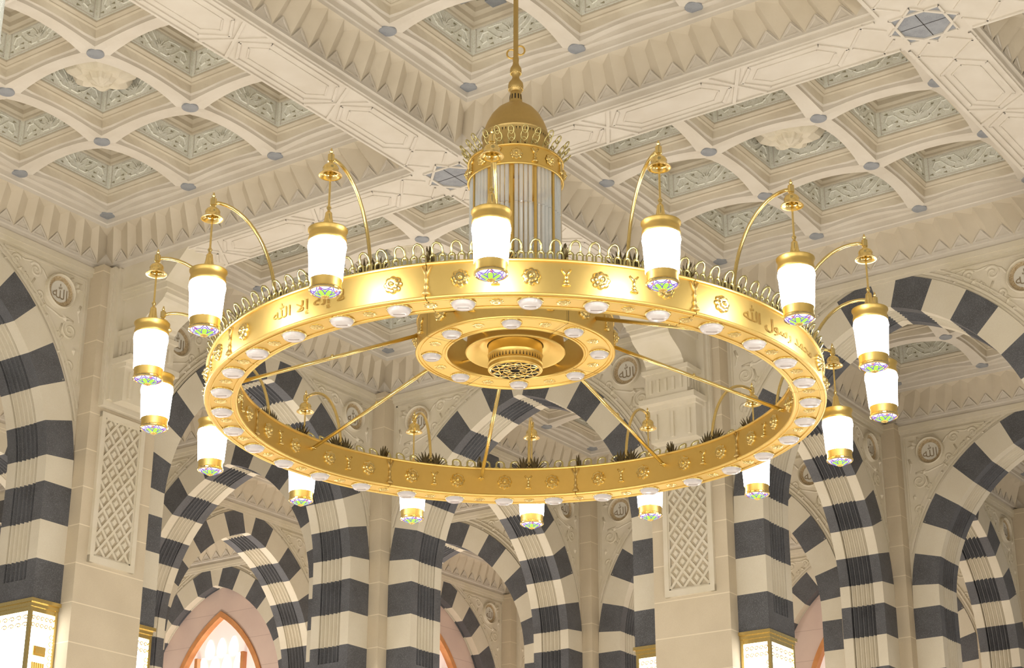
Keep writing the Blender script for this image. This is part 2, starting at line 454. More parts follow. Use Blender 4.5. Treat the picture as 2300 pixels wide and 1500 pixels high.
for ax, a, b, lab in WALLARCH:
    loc = (a + 3, b, 0) if ax == 'Y' else (a, b + 3, 0); rz = 0 if ax == 'Y' else -PI / 2
    t = (archY if ax == 'Y' else archX)(a, b, lab)
    wn += 1
    w = mobj('wall_outer_%d' % wn, FILL_ME); w.location = loc; w.rotation_euler = (0, 0, rz); tag(w, kind='structure')
    o = empty('window_%d' % wn, loc, rz); tag(o, kind='structure')
    mobj('window_frame', WFR, o); mobj('window_backing', WBK, o); mobj('window_panes', WGL, o)

# ================================================================ PILLARS
CW = .58
def make_core():
    m = MB()
    m.box(-CW, CW, -CW, CW, 0, ZT + .02)
    return m.mesh('pillar_shaft', [CORE])
CORE_ME = make_core()
def make_lattice():
    m = MB(); y = -CW  # on face -y, local x -.39..+.39, z 7.55..9.56
    x0, x1, z0, z1 = -.385, .385, 7.55, 9.56
    w = .07
    for (a, b, c, d) in ((x0, x1, z0, z0 + w * 1.3), (x0, x1, z1 - w, z1), (x0, x0 + w, z0, z1), (x1 - w, x1, z0, z1)):
        m.box(a, b, y - .05, y, c, d)
    for (a, b, c, d) in ((x0 + w, x1 - w, z0 + w * 1.3, z0 + w * 1.3 + .02), (x0 + w, x1 - w, z1 - w - .02, z1 - w), (x0 + w, x0 + w + .02, z0 + w, z1 - w), (x1 - w - .02, x1 - w, z0 + w, z1 - w)):
        m.box(a, b, y - .035, y, c, d)
    xi0, xi1, zi0, zi1 = x0 + w, x1 - w, z0 + w * 1.3, z1 - w
    p = (xi1 - xi0) / 3; h = .255; st = .034; yy = y - .03
    def clip(xa, za, xb, zb):
        t0, t1 = 0, 1
        for (pa, d, lo, hi) in ((xa, xb - xa, xi0, xi1), (za, zb - za, zi0, zi1)):
            if abs(d) < 1e-9: continue
            ta, tb = (lo - pa) / d, (hi - pa) / d
            if ta > tb: ta, tb = tb, ta
            t0, t1 = max(t0, ta), min(t1, tb)
        if t1 - t0 < .02: return None
        return (xa + (xb - xa) * t0, za + (zb - za) * t0, xa + (xb - xa) * t1, za + (zb - za) * t1)
    k = -4
    while zi0 + k * h < zi1 + 4 * h:
        for d in (1, -1):
            q = clip(xi0, zi0 + k * h, xi1, zi0 + k * h + d * 3 * h)
            if q:
                yy = y - .033 if d > 0 else y - .028
                a = Vector((q[0], q[1])); b = Vector((q[2], q[3])); n = (b - a).normalized(); n = Vector((-n.y, n.x)) * st / 2
                m.quad((a.x + n.x, yy, a.y + n.y), (b.x + n.x, yy, b.y + n.y), (b.x - n.x, yy, b.y - n.y), (a.x - n.x, yy, a.y - n.y))
                for e in (1, -1):
                    m.quad((a.x + e * n.x, yy, a.y + e * n.y), (b.x + e * n.x, yy, b.y + e * n.y), (b.x + e * n.x, y, b.y + e * n.y), (a.x + e * n.x, y, a.y + e * n.y))
        k += 1
    for i in range(6):
        for j in range(20):
            cx = xi0 + (i + .5) * p / 2 if False else xi0 + i * p / 2; cz = zi0 + (j + .5 + .5 * (i % 2)) * h
            if not (xi0 + .05 < cx < xi1 - .03 and zi0 + .05 < cz < zi1 - .05): continue
            rx, rz = .052, .064; pts = [(cx - rx, cz), (cx, cz - rz), (cx + rx, cz), (cx, cz + rz)]
            for q in range(4):
                a, b = pts[q], pts[(q + 1) % 4]
                m.quad((a[0], y, a[1]), (b[0], y, b[1]), (cx + (b[0] - cx) * .7, y - .03, cz + (b[1] - cz) * .7), (cx + (a[0] - cx) * .7, y - .03, cz + (a[1] - cz) * .7))
            m.poly([(cx + (a[0] - cx) * .7, y - .03, cz + (a[1] - cz) * .7) for a in pts])
    return m.mesh('lattice_panel', [PLAST])
def make_console():
    # bracket that carries the beam end, protruding along -y
    m = MB(); c = -CW
    m.box(-.46, .46, c - .10, c, 9.62, ZT)                    # back slab
    m.box(-.42, .42, c - .16, c - .1, 9.7, ZT - .02)
    m.box(-.36, .36, c - .34, c - .16, 9.66, 10.12)          # niche block
    for x in (-.26, 0, .26):
        m.box(x - .02, x + .02, c - .37, c - .34, 9.7, 10.06)
    m.box(-.40, .40, c - .40, c - .16, 10.12, 10.17); m.box(-.44, .44, c - .52, c - .16, 10.17, 10.25)
    m.box(-.33, .33, c - .50, c - .16, 10.25, 10.60)
    for i in range(5):
        x = -.24 + .12 * i; m.box(x - .02, x + .02, c - .53, c - .5, 10.32, 10.5)
    for i in range(4):
        yy = c - .22 - i * .08; m.box(-.35, .35, yy - .015, yy + .015, 10.32, 10.5)
    m.box(-.37, .37, c - .54, c - .16, 10.60, 10.66)
    # S curve
    pts = [(c - .16, 10.66), (c - .52, 10.66), (c - .53, 10.72)]
    for i in range(9):
        t = i / 8; pts.append((c - .56 - .36 * (1 - cos(t * PI)) / 2, 10.74 + .3 * t))
    pts += [(c - .95, 11.06), (c - .95, 11.12), (c - .16, 11.12)]
    m.prism(pts, lambda p, q, a: (a, p, q), -.30, .30)
    m.box(-.34, .34, c - .98, c - .1, 11.12, 11.2)
    m.prism([(c - .1, 11.2), (c - .98, 11.2), (c - 1.35, ZT), (c - .1, ZT)], lambda p, q, a: (a, p, q), -.37, .37)
    # recessed side panels (raised fillets)
    for sg in (-1, 1):
        x = sg * .37
        a, b = sorted((x, x + sg * .015))
        m.box(a, b, c - .9, c - .88, 11.24, 11.5); m.box(a, b, c - .9, c - .2, 11.24, 11.26)
        x = sg * .46; a, b = sorted((x, x + sg * .012))
        m.box(a, b, c - .08, c - .05, 9.7, ZT - .1)
    return m.mesh('beam_bracket', [PLAST])
LAT_ME, CON_ME = make_lattice(), make_console()
PILL = {
    (6, 6): 'cream pillar with a carved lattice panel left of the chandelier',
    (12, 0): 'cream pillar with a carved lattice panel right of the centre, below the gold ring',
    (12, 6): 'plain cream pillar between two striped arches below the left half of the gold ring',
    (18, 0): 'plain cream pillar between two roundels at the right, beyond the hanging lamps',
    (18, 6): 'plain cream pillar flanked by two roundels just right of the lowest hanging lamp',
    (12, -6): 'cream pillar just outside the right edge of the photo carrying the right arch',
    (0, 6): 'cream pillar outside the left edge of the photo',
    (12, 12): 'far cream pillar hidden behind the left lattice pillar',
    (18, 12): 'far cream pillar right of the arched window',
    (24, 12): 'far cream pillar seen through the centre arches below the ring',
    (24, 6): 'far cream pillar behind the striped arches at centre right',
    (24, 0): 'far cream pillar at the lower right edge of the photo',
    (18, -6): 'cream pillar beyond the right edge behind the large arch'}
for (x, y), lab in PILL.items():
    t = empty('stone_pillar', (x, y, 0)); tag(t, lab, 'pillar', 'cream stone pillars of the arcades')
    mobj('pillar_shaft', CORE_ME, t)
    if (x, y) in ((6, 6), (0, 6)):
        l = mobj('lattice_panel', LAT_ME, t); l.location = (-.02, 0, 0); mobj('beam_bracket', CON_ME, t)
    if (x, y) in ((12, 0), (12, -6)):
        for nm, me in (('lattice_panel', LAT_ME), ('beam_bracket', CON_ME)):
            l = mobj(nm, me, t); l.rotation_euler = (0, 0, -PI / 2)

# gilded lanterns under the arch feet
def make_lantern():
    t = empty('gold_lantern', (0, 0, 0))
    f = MB()
    for (r, a, b) in ((.245, 6.95, 6.995), (.225, 6.90, 6.95)):
        f.box(-r, r, -r * 1.62, r * 1.62, a, b)
    for x in (-.2, .2):
        for y in (-.33, .33): f.box(x - .022, x + .022, y - .022, y + .022, 5.7, 6.9)
    for (a, b) in ((6.84, 6.9), (5.7, 5.78)):
        f.box(-.215, .215, -.345, .345, a, b)
    f.build('lantern_frame', GOLDP, t)
    g = MB(); g.box(-.185, .185, -.315, .315, 5.79, 6.83); g.build('lantern_glass', LANT, t)
    for (fx, n) in ((lambda s, z, o: (s, -.322 - o, z), .17), (lambda s, z, o: (-.192 - o, s * 1.8, z), .17), (lambda s, z, o: (.192 + o, s * 1.8, z), .17)):
        h = MB()
        for k in range(5):
            for row in range(2):
                cx = -.14 + k * .07; cz = 6.77 - row * .09
                pts = [fx(cx + .032 * cos(a) * (1 - .1 * i), cz + .036 * sin(a) * (1 - .1 * i), .004) for i, a in enumerate([j * .9 for j in range(8)])]
                h.tube(pts, .008, 5)
        for k in range(9):
            h.tube([fx(.165, 6.6 - k * .085, .004), fx(.135, 6.57 - k * .085, .004), fx(.165, 6.54 - k * .085, .004)], .008, 5)
        h.build('filigree', GOLDD, t, True)
    p = MB(); p.box(-.13, .06, -.375, -.325, 6.30, 6.42); p.box(-.11, .04, -.39, -.37, 6.325, 6.40)
    for k in range(6): p.tube([(-.12 + k * .034, -.36, 6.22), (-.12 + k * .034, -.375, 6.0)], .014, 8)
    p.build('lantern_crest', GOLD, t)
    return t
lan0 = make_lantern(); used = False
LANS = [(6 - .805, 6, 0, 'gilded glowing lantern at the lower left corner, under the striped arch foot'),
        (6 + .805, 6, 0, 'gilded lantern mostly hidden behind the right side of the left lattice pillar'),
        (12, -.805, -PI / 2, 'gilded glowing lantern under the dark arch foot right of the right lattice pillar'),
        (12, .805, -PI / 2, 'gilded glowing lantern peeking out left of the right lattice pillar')]
for x, y, rz, lab in LANS:
    o = lan0 if not used else copy_tree(lan0); used = True
    o.location = (x, y, 0); o.rotation_euler = (0, 0, rz); tag(o, lab, 'lantern', 'gilded lanterns under the arch feet')

# ================================================================ CEILING
ZM = 12.2
def coffer(m, cx, cy, panels=True):
    # rings of square outline, half size h and height z. first ring curved
    N = 8
    def side_pts(h_fn, z_fn):
        pts = []
        for s in range(4):
            for i in range(N):
                t = -1 + 2 * i / N
                h = h_fn(t); z = z_fn(t); u = t * h_fn(-1)
                p = [(u, -h), (h, u), (-u, h), (-h, -u)][s]
                pts.append((cx + p[0], cy + p[1], z))
        return pts
    arch = lambda t: ZM + .07 * (1 - t * t)
    rings = [(side_pts(lambda t: .75, lambda t: ZM + .065 * (1 - t * t)), 0)]
    hh = lambda t: .635 + .03 * (1 - t * t)
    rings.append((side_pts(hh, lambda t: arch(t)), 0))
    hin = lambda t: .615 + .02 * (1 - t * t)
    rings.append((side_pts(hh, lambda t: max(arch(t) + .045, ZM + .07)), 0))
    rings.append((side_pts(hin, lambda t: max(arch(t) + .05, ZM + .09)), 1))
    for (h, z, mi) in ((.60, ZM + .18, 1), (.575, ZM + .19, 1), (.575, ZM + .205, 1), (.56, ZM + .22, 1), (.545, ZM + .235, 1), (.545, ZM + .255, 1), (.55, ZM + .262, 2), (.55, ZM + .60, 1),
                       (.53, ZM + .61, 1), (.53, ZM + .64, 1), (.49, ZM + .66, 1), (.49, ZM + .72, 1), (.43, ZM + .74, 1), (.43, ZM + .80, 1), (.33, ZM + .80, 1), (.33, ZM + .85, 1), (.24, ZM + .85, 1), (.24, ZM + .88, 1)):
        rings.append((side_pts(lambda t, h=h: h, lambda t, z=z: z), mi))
    base = len(m.v)
    for k in range(len(rings) - 1):
        A, B = rings[k][0], rings[k + 1][0]; mi = rings[k + 1 if k < 9 else k][1] if False else rings[k][1]
        n = len(A)
        for i in range(n):
            j = (i + 1) % n; m.quad(A[i], A[j], B[j], B[i], mi)
    m.poly(rings[-1][0], 1)
    # leaf carving on the four panels
    if panels:
        for s in range(4):
            def T(u, z, o):
                h = .55 - o
                p = [(u, -h), (h, u), (-u, h), (-h, -u)][s]
                return (cx + p[0], cy + p[1], ZM + z)
            for (a, b, c_, d) in ((-.5, .5, .275, .285), (-.5, .5, .575, .585)):
                m.quad(T(a, c_, .012), T(b, c_, .012), T(b, d, .012), T(a, d, .012), 0)
            for sg in (1, -1):
                m.quad(T(sg * .5, .275, .012), T(sg * .49, .275, .012), T(sg * .49, .585, .012), T(sg * .5, .585, .012), 0)
                m.tube([T(sg * u, z, .005) for u, z in ((.02, .33), (.12, .33), (.22, .40), (.32, .50), (.40, .50), (.44, .42), (.40, .36), (.34, .38), (.35, .43))], .011, 4, 2)
                m.tube([T(sg * u, z, .005) for u, z in ((.05, .46), (.13, .54), (.23, .55), (.32, .55))], .009, 4, 2)
                m.tube([T(sg * u, z, .005) for u, z in ((.12, .42), (.2, .47), (.24, .53))], .009, 4, 2)
                for (u, z) in ((.16, .36), (.29, .39), (.2, .50), (.42, .53), (.27, .32), (.46, .33)):
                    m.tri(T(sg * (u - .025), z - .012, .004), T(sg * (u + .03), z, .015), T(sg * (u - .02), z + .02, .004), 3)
            for a in (-1.0, -.5, 0, .5, 1.0):
                dx, dz = sin(a), cos(a)
                m.poly([T(0, .38, .004), T(dx * .05 - dz * .016, .38 + dz * .07 + dx * .016, .012), T(dx * .13, .38 + dz * .15, .016), T(dx * .05 + dz * .016, .38 + dz * .07 - dx * .016, .012)], 2)
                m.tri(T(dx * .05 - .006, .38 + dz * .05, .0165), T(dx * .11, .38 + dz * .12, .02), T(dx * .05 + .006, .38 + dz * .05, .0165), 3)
SHAD = stone('painted_carving_shade', (.34, .31, .20), (.42, .38, .26), 9, .9, 0)  # dark flecks painted on the panels as shade in the carving
def make_bay():
    m = MB()
    for i in range(3):
        for j in range(3):
            coffer(m, 1.5 + 1.5 * i, 1.5 + 1.5 * j)
    # roof slab above, to close the ceiling
    # margin between the frieze and the coffers
    a, b = .63, .75
    for (p, q) in (((a, a), (6 - a, a)), ((6 - a, a), (6 - a, 6 - a)), ((6 - a, 6 - a), (a, 6 - a)), ((a, 6 - a), (a, a))):
        pass
    c = [(a, a), (6 - a, a), (6 - a, 6 - a), (a, 6 - a)]; d = [(b, b), (6 - b, b), (6 - b, 6 - b), (b, 6 - b)]
    e = [(a, a)] * 0
    for k in range(4):
        l = (k + 1) % 4
        m.quad((*c[k], ZM), (*c[l], ZM), (*d[l], ZM), (*d[k], ZM), 0)
        m.quad((*d[k], ZM), (*d[l], ZM), (*d[l], ZM + .09), (*d[k], ZM + .09), 0)
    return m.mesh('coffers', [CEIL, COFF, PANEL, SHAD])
def make_frieze():
    # folded triangle cornice on the four sides of a bay (local 0..6)
    m = MB(); NU = 18
    zT, zR, zV1, zV2 = 11.665, 12.075, 11.85, 12.04
    def P(side, s, o, z):
        x = o + (6 - 2 * o) * s
        p = [(x, o), (6 - o, x), (6 - x, 6 - o), (o, 6 - x)][side]
        return (p[0], p[1], z)
    for sd in range(4):
        for k in range(NU):
            s0, sm, s1 = k / NU, (k + .5) / NU, (k + 1) / NU
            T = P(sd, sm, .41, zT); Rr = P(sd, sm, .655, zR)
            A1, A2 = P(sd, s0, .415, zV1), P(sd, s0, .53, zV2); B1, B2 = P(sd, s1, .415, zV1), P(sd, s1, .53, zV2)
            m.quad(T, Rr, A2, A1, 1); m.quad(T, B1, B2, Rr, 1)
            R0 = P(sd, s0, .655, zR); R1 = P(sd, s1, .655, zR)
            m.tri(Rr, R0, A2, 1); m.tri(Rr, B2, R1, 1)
            T0, T1 = P(sd, s0, .41, zT), P(sd, s1, .41, zT)
            m.tri(T0, T, A1); m.tri(T, T1, B1)
        for k in range(NU - 1):
            T = P(sd, (k + .5) / NU, .412, zT); T1 = P(sd, (k + 1.5) / NU, .412, zT); B1 = P(sd, (k + 1) / NU, .417, zV1)
            cc = [(T[q] + T1[q] + B1[q]) / 3 for q in range(3)]
            o3 = P(sd, (k + 1) / NU, .425, 0); o0_ = P(sd, (k + 1) / NU, .412, 0); dv = (o3[0] - o0_[0], o3[1] - o0_[1], 0)
            fr = []
            for f_ in (.92, .62): fr.append([tuple(cc[q] + (v[q] - cc[q]) * f_ + dv[q] for q in range(3)) for v in (T, T1, B1)])
            bk = [tuple(cc[q] + (v[q] - cc[q]) * .62 for q in range(3)) for v in (T, T1, B1)]
            for q in range(3):
                l = (q + 1) % 3; m.quad(fr[0][q], fr[0][l], fr[1][l], fr[1][q]); m.quad(fr[1][q], fr[1][l], bk[l], bk[q])
        # mouldings under the frieze and above it
        for (oa, za, ob, zb) in ((.365, 11.585, .372, 11.585), (.372, 11.585, .372, 11.645), (.372, 11.645, .41, 11.65), (.41, 11.65, .41, 11.665), (.655, 12.075, .66, 12.12), (.66, 12.12, .675, 12.13), (.675, 12.13, .675, 12.20)):
            m.quad(P(sd, 0, oa, za), P(sd, 1, oa, za), P(sd, 1, ob, zb), P(sd, 0, ob, zb))
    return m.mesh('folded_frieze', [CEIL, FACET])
def make_medal():
    m = MB(); n = 24
    m.lathe([(.0001, -.02), (.095, -.02), (.1, -.014), (.1, .05)], n, mi=0)
    return m.mesh('grey_medallion', [GREY])
def make_boss():
    m = MB(); n = 64
    def rr(a, R): return R * (1 + .13 * cos(8 * a))
    prof = [(.40, .30), (.42, .22), (.36, .12), (.26, .06), (.16, .08), (.12, .02), (.05, -.02), (.001, -.03)]
    for i in range(n):
        a0, a1 = 2 * PI * i / n, 2 * PI * (i + 1) / n
        for k in range(len(prof) - 1):
            (ra, za), (rb, zb) = prof[k], prof[k + 1]
            m.quad((rr(a0, ra) * cos(a0), rr(a0, ra) * sin(a0), za), (rr(a1, ra) * cos(a1), rr(a1, ra) * sin(a1), za), (rr(a1, rb) * cos(a1), rr(a1, rb) * sin(a1), zb), (rr(a0, rb) * cos(a0), rr(a0, rb) * sin(a0), zb))
    m.lathe([(.1, .3), (.1, .6)], 16)
    return m.mesh('carved_boss', [PLAST], True)
BAY_ME, FRZ_ME, MED_ME, BOSS_ME = make_bay(), make_frieze(), make_medal(), make_boss()
SLAB = MB(); SLAB.box(0, 6, 0, 6, 13.12, 13.2); SLAB_ME = SLAB.mesh('roof_slab', [CEIL])
bays = [(0, -12), (6, -12), (0, -6), (6, -6), (0, 0), (6, 0), (0, 6), (6, 6), (12, 6), (12, 0), (12, -6), (18, 0), (18, 6), (18, -6), (6, 12), (12, 12), (12, 18), (-6, 0), (-6, -6)]
for k, (x, y) in enumerate(bays):
    c = empty('ceiling_%d' % (k + 1), (x, y, 0)); tag(c, kind='structure')
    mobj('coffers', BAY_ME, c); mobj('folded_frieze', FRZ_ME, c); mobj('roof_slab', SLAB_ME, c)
    far = x >= 12 or y >= 6
    for i in range(4):
        for j in range(4):
            md = mobj('grey_medallion', MED_ME, c); md.location = (.75 + 1.5 * i, .75 + 1.5 * j, ZM + .012)
    if (x, y) != (0, -6):
        b = mobj('carved_boss', BOSS_ME, c); b.location = (3, 3, 12.42)
    else:
        v = MB()
        for (px, py) in ((4.5 + .40, 4.5 + .10), (4.5 + .10, 4.5 + .40), (4.5 - .3, 4.5 + .40), (4.5 + .4, 4.5 - .3)):
            v.box(px - .1, px + .1, py - .1, py + .1, 12.93, 12.97)
        v.build('vent_plates', GREY, c)
# beams
def make_beam(free):
    m = MB(); w = TH
    # body from node to node (local x 0..6, centred y), soffit at ZT
    if free:
        m.box(w, 6 - w, -w, w, ZT, ZT + .05)
        def rib(pts, wd=.02, hgt=.014, closed=False):
            wd *= 1.5
            n = len(pts); rng = range(n if closed else n - 1)
            for i in rng:
                a = Vector(pts[i]); b = Vector(pts[(i + 1) % n]); d = (b - a).normalized(); q = Vector((-d.y, d.x)) * wd / 2
                z = ZT - hgt
                A, B, C, D = a + q, b + q, b - q, a - q
                m.quad((*A, z), (*B, z), (*C, z), (*D, z))
                m.quad((*A, z), (*B, z), (*B, ZT), (*A, ZT)); m.quad((*D, z), (*C, z), (*C, ZT), (*D, ZT))
        for (a, b) in ((.85, 2.1), (2.25, 3.75), (3.9, 5.15)):
            rib([(a + .22, -.25), (b - .22, -.25), (b, 0), (b - .22, .25), (a + .22, .25), (a, 0)], .022, .016, True)
            rib([(a + .28, -.16), (b - .28, -.16), (b - .14, 0), (b - .28, .16), (a + .28, .16), (a + .14, 0)], .012, .010, True)
        for c in (2.175, 3.825):
            rib([(c - .2, -.32), (c + .2, .32)], .026, .0185); rib([(c - .2, .32), (c + .2, -.32)], .026, .0175)
        rib([(.4, -.33), (5.6, -.33)], .02, .02); rib([(.4, .33), (5.6, .33)], .02, .02)
    else:
        m.box(w, 6 - w, -w, w, ZT + .0, ZT + .02)
    m.box(w, 6 - w, -w, -w + .02, ZT + .055, 12.4); m.box(w, 6 - w, w - .02, w, ZT + .055, 12.4)
    return m.mesh('beam', [CEIL])
BF, BW = make_beam(True), make_beam(False)
def make_star():
    m = MB(); n8 = 8; R = .375
    # grey star made of two squares + cream strapwork
    def sq(R_, off): return [(R_ * cos(off + k * PI / 2), R_ * sin(off + k * PI / 2)) for k in range(4)]
    z = ZT - .006
    pts = []
    for k in range(16):
        a = k * PI / 8; r = R if k % 2 == 0 else R * .7654
        pts.append((r * cos(a), r * sin(a), z))
    m.box(-TH, TH, -TH, TH, ZT, ZT + .02, 0)
    for k in range(16): m.tri((0, 0, z), pts[k], pts[(k + 1) % 16], 1)
    def strap(P, closed=True, wd=.024, h=.02):
        n = len(P)
        for i in range(n if closed else n - 1):
            a = Vector(P[i]); b = Vector(P[(i + 1) % n]); d = (b - a).normalized(); q = Vector((-d.y, d.x)) * wd / 2
            A, B, C, D = a + q, b + q, b - q, a - q; zz = ZT - h
            m.quad((*A, zz), (*B, zz), (*C, zz), (*D, zz), 0); m.quad((*A, zz), (*B, zz), (*B, ZT), (*A, ZT), 0); m.quad((*D, zz), (*C, zz), (*C, ZT), (*D, ZT), 0)
    strap(sq(R, 0)); strap(sq(R, PI / 4))
    r8 = R * .7654
    strap([(r8 * cos(PI / 8 + k * PI / 4), r8 * sin(PI / 8 + k * PI / 4)) for k in range(8)], True, .03, .024)
    for a in (0, PI / 2):
        d = (cos(a), sin(a)); q = (-d[1], d[0])
        m.quad((d[0] * -.28 + q[0] * .004, d[1] * -.28 + q[1] * .004, z - .002), (d[0] * .28 + q[0] * .004, d[1] * .28 + q[1] * .004, z - .002),
               (d[0] * .28 - q[0] * .004, d[1] * .28 - q[1] * .004, z - .002), (d[0] * -.28 - q[0] * .004, d[1] * -.28 - q[1] * .004, z - .002), 2)
    # straps running out into the beams
    for k in range(4):
        a = k * PI / 2
        for s in (1, -1):
            p = [(.37, s * .1), (.62, s * .35)]; p2 = [(.52, s * .35), (.80, s * .02)]
            for P in (p, p2):
                strap([(x * cos(a) - y * sin(a), x * sin(a) + y * cos(a)) for x, y in P], False, .02, .014)
    return m.mesh('star_inlay', [CEIL, GREY, SLOT])
STAR_ME = make_star()
nb = 0
def beam(x, y, along, free):
    global nb
    nb += 1
    o = mobj('trim_%d' % nb, BF if free else BW); o.location = (x, y, 0)
    if along == 'y': o.rotation_euler = (0, 0, PI / 2)
    tag(o, kind='structure'); return o
nodes_x = [-6, 0, 6, 12, 18, 24]; nodes_y = [-12, -6, 0, 6, 12, 18, 24]
free_nodes = []
for x in nodes_x:
    for y in nodes_y:
        infree = x < 12 and y < 6
        if infree: free_nodes.append((x, y))
        if x < 24 and (x + 6 <= 18 or y <= 12): beam(x, y, 'x', y < 6 and x < 12)
        if y < 24 and (x <= 18 or y < 12): beam(x, y, 'y', x < 12 and y < 6)
for (x, y) in free_nodes:
    if x < 0 and y < -6: continue
    nb += 1
    o = mobj('trim_%d' % nb, STAR_ME); o.location = (x, y, 0); tag(o, kind='structure')

# floor
m = MB(); m.box(-30, 30, -36, 36, -.2, 0); tag(m.build('floor', MARB), kind='structure')
m = MB(); m.box(-26, -25.8, -34, 30, 0, 13.2); tag(m.build('wall_back', CREAM), kind='structure')
m = MB(); m.box(-26, 30, -34, -33.8, 0, 13.2); tag(m.build('wall_right', CREAM), kind='structure')

# ================================================================ CHANDELIER
DX, DY = 3.15, -2.89
ch = empty('chandelier', (DX, DY, 0))
tag(ch, 'huge round gilded chandelier ring hung with sixteen lit white glass lamps', 'chandelier')
ROu, RIn, ZB, ZTp = 2.77, 2.51, 7.125, 7.425
A0 = math.radians(-159.4)
def seg_profile():
    return [(RIn, ZB), (ROu, ZB), (ROu, ZTp), (ROu - .03, ZTp), (ROu - .03, ZTp - .02), (RIn + .03, ZTp - .02), (RIn + .03, ZTp), (RIn, ZTp)]
gap = .0012
sm = MB(); sm.lathe(seg_profile(), 24, a0=gap, a1=PI / 4 - gap, closed_prof=True)
for (r, z, w) in ((ROu + .004, ZTp - .008, .014), (ROu + .004, ZB + .008, .013), (RIn - .004, ZB + .008, .013), (RIn - .004, ZTp - .008, .012), (ROu - .035, ZB - .003, .006), (RIn + .035, ZB - .003, .006)):
    sm.tube([(r * cos(gap + (PI / 4 - 2 * gap) * i / 24), r * sin(gap + (PI / 4 - 2 * gap) * i / 24), z) for i in range(25)], w, 8)
SEG_ME = sm.mesh('ring_segment', [GOLD], True)
try: SEG_ME.set_sharp_from_angle(angle=math.radians(35))
except Exception: pass
dm = MB(); dm.lathe([(RIn + .02, ZB + .03), (ROu - .02, ZB + .03), (ROu - .02, ZTp - .04), (RIn + .02, ZTp - .04)], 96, closed_prof=True)
dm.build('ring_core', SLOT, ch)
# rosettes (flower bosses) and hourglass ornaments
def rosette_mesh(R, name, mat):
    m = MB(); n = 8
    N = 64
    def rr(a, R_, amp): return R_ * (1 + amp * abs(cos(4 * a)) - amp)
    prof = [(R, .0, .16), (R * 1.0, .010, .16), (R * .86, .022, .14), (R * .68, .024, .10), (R * .66, .030, .16), (R * .55, .038, .14), (R * .38, .038, .06), (R * .22, .036, 0), (R * .18, .046, 0), (R * .1, .052, 0), (.0003, .054, 0)]
    for i in range(N):
        a0, a1 = 2 * PI * i / N, 2 * PI * (i + 1) / N
        for k in range(len(prof) - 1):
            (ra, xa, ma), (rb, xb, mb) = prof[k], prof[k + 1]
            m.quad((xa, rr(a0, ra, ma) * cos(a0), rr(a0, ra, ma) * sin(a0)), (xa, rr(a1, ra, ma) * cos(a1), rr(a1, ra, ma) * sin(a1)),
                   (xb, rr(a1, rb, mb) * cos(a1), rr(a1, rb, mb) * sin(a1)), (xb, rr(a0, rb, mb) * cos(a0), rr(a0, rb, mb) * sin(a0)))
    return m.mesh(name, [mat], True)
ROS = rosette_mesh(.076, 'rosette', GOLDP); ROSF = rosette_mesh(.05, 'flat_rosette', GOLDP)
def hourglass(hh, name, mat):
    m = MB(); prof = [(.004, -1), (.034, -.95), (.034, -.86), (.018, -.66), (.014, -.5), (.022, -.42), (.012, -.3), (.011, 0), (.018, .1), (.010, .2), (.014, .45), (.008, .6), (.001, .7)]
    pr = [(r, z * hh) for r, z in prof]; m.lathe(pr, 8)
    for s in (1, -1):
        m.tube([(0, 0, hh * .3), (0, s * .012, hh * .6), (0, s * .036, hh * .98)], [.011, .012, .008], 6)
    return m.mesh(name, [mat], True)
HG = hourglass(.072, 'hourglass_ornament', GOLDP); HGL = hourglass(.125, 'hourglass_ornament', GOLDD)
CAL = MB()
def put(me, name, a, r, z, parent, flip=False, tilt=None):
    o = mobj(name, me, parent); o.location = (r * cos(a), r * sin(a), z); o.rotation_euler = (0, 0, a + (PI if flip else 0))
    if tilt is not None: o.rotation_euler = tilt
    return o
def bent_text(T, a_mid, h, z, r, wmax, name, parent):
    vs, fs, w, hh = T; k = h / hh; kx = min(wmax / w, k * 1.35)
    # split into words at wide horizontal gaps
    iv = sorted((min(vs[q][0] for q in f), max(vs[q][0] for q in f)) for f in fs); cuts = []; hi = iv[0][1]
    for a, b in iv:
        if a > hi + .15: cuts.append((a + hi) / 2)
        hi = max(hi, b)
    for wi in range(len(cuts) + 1):
        lo_ = -99 if wi == 0 else cuts[wi - 1]; hi_ = 99 if wi == len(cuts) else cuts[wi]
        sel = [f for f in fs if lo_ < vs[f[0]][0] < hi_]; ids = sorted({q for f in sel for q in f}); mp = {q: n_ for n_, q in enumerate(ids)}
        m = MB(); m.add([((r) * cos(a_mid + vs[q][0] * kx / r), (r) * sin(a_mid + vs[q][0] * kx / r), z + vs[q][1] * k) for q in ids], [[mp[q] for q in f] for f in sel])
        m.build(name, INKG, parent)
INKG = metal('engraved_gold', (.42, .26, .06), .5)
for k in range(8):
    s = mobj('ring_segment', SEG_ME, ch); s.rotation_euler = (0, 0, A0 + k * PI / 4)
    base = k * PI / 4
    pass
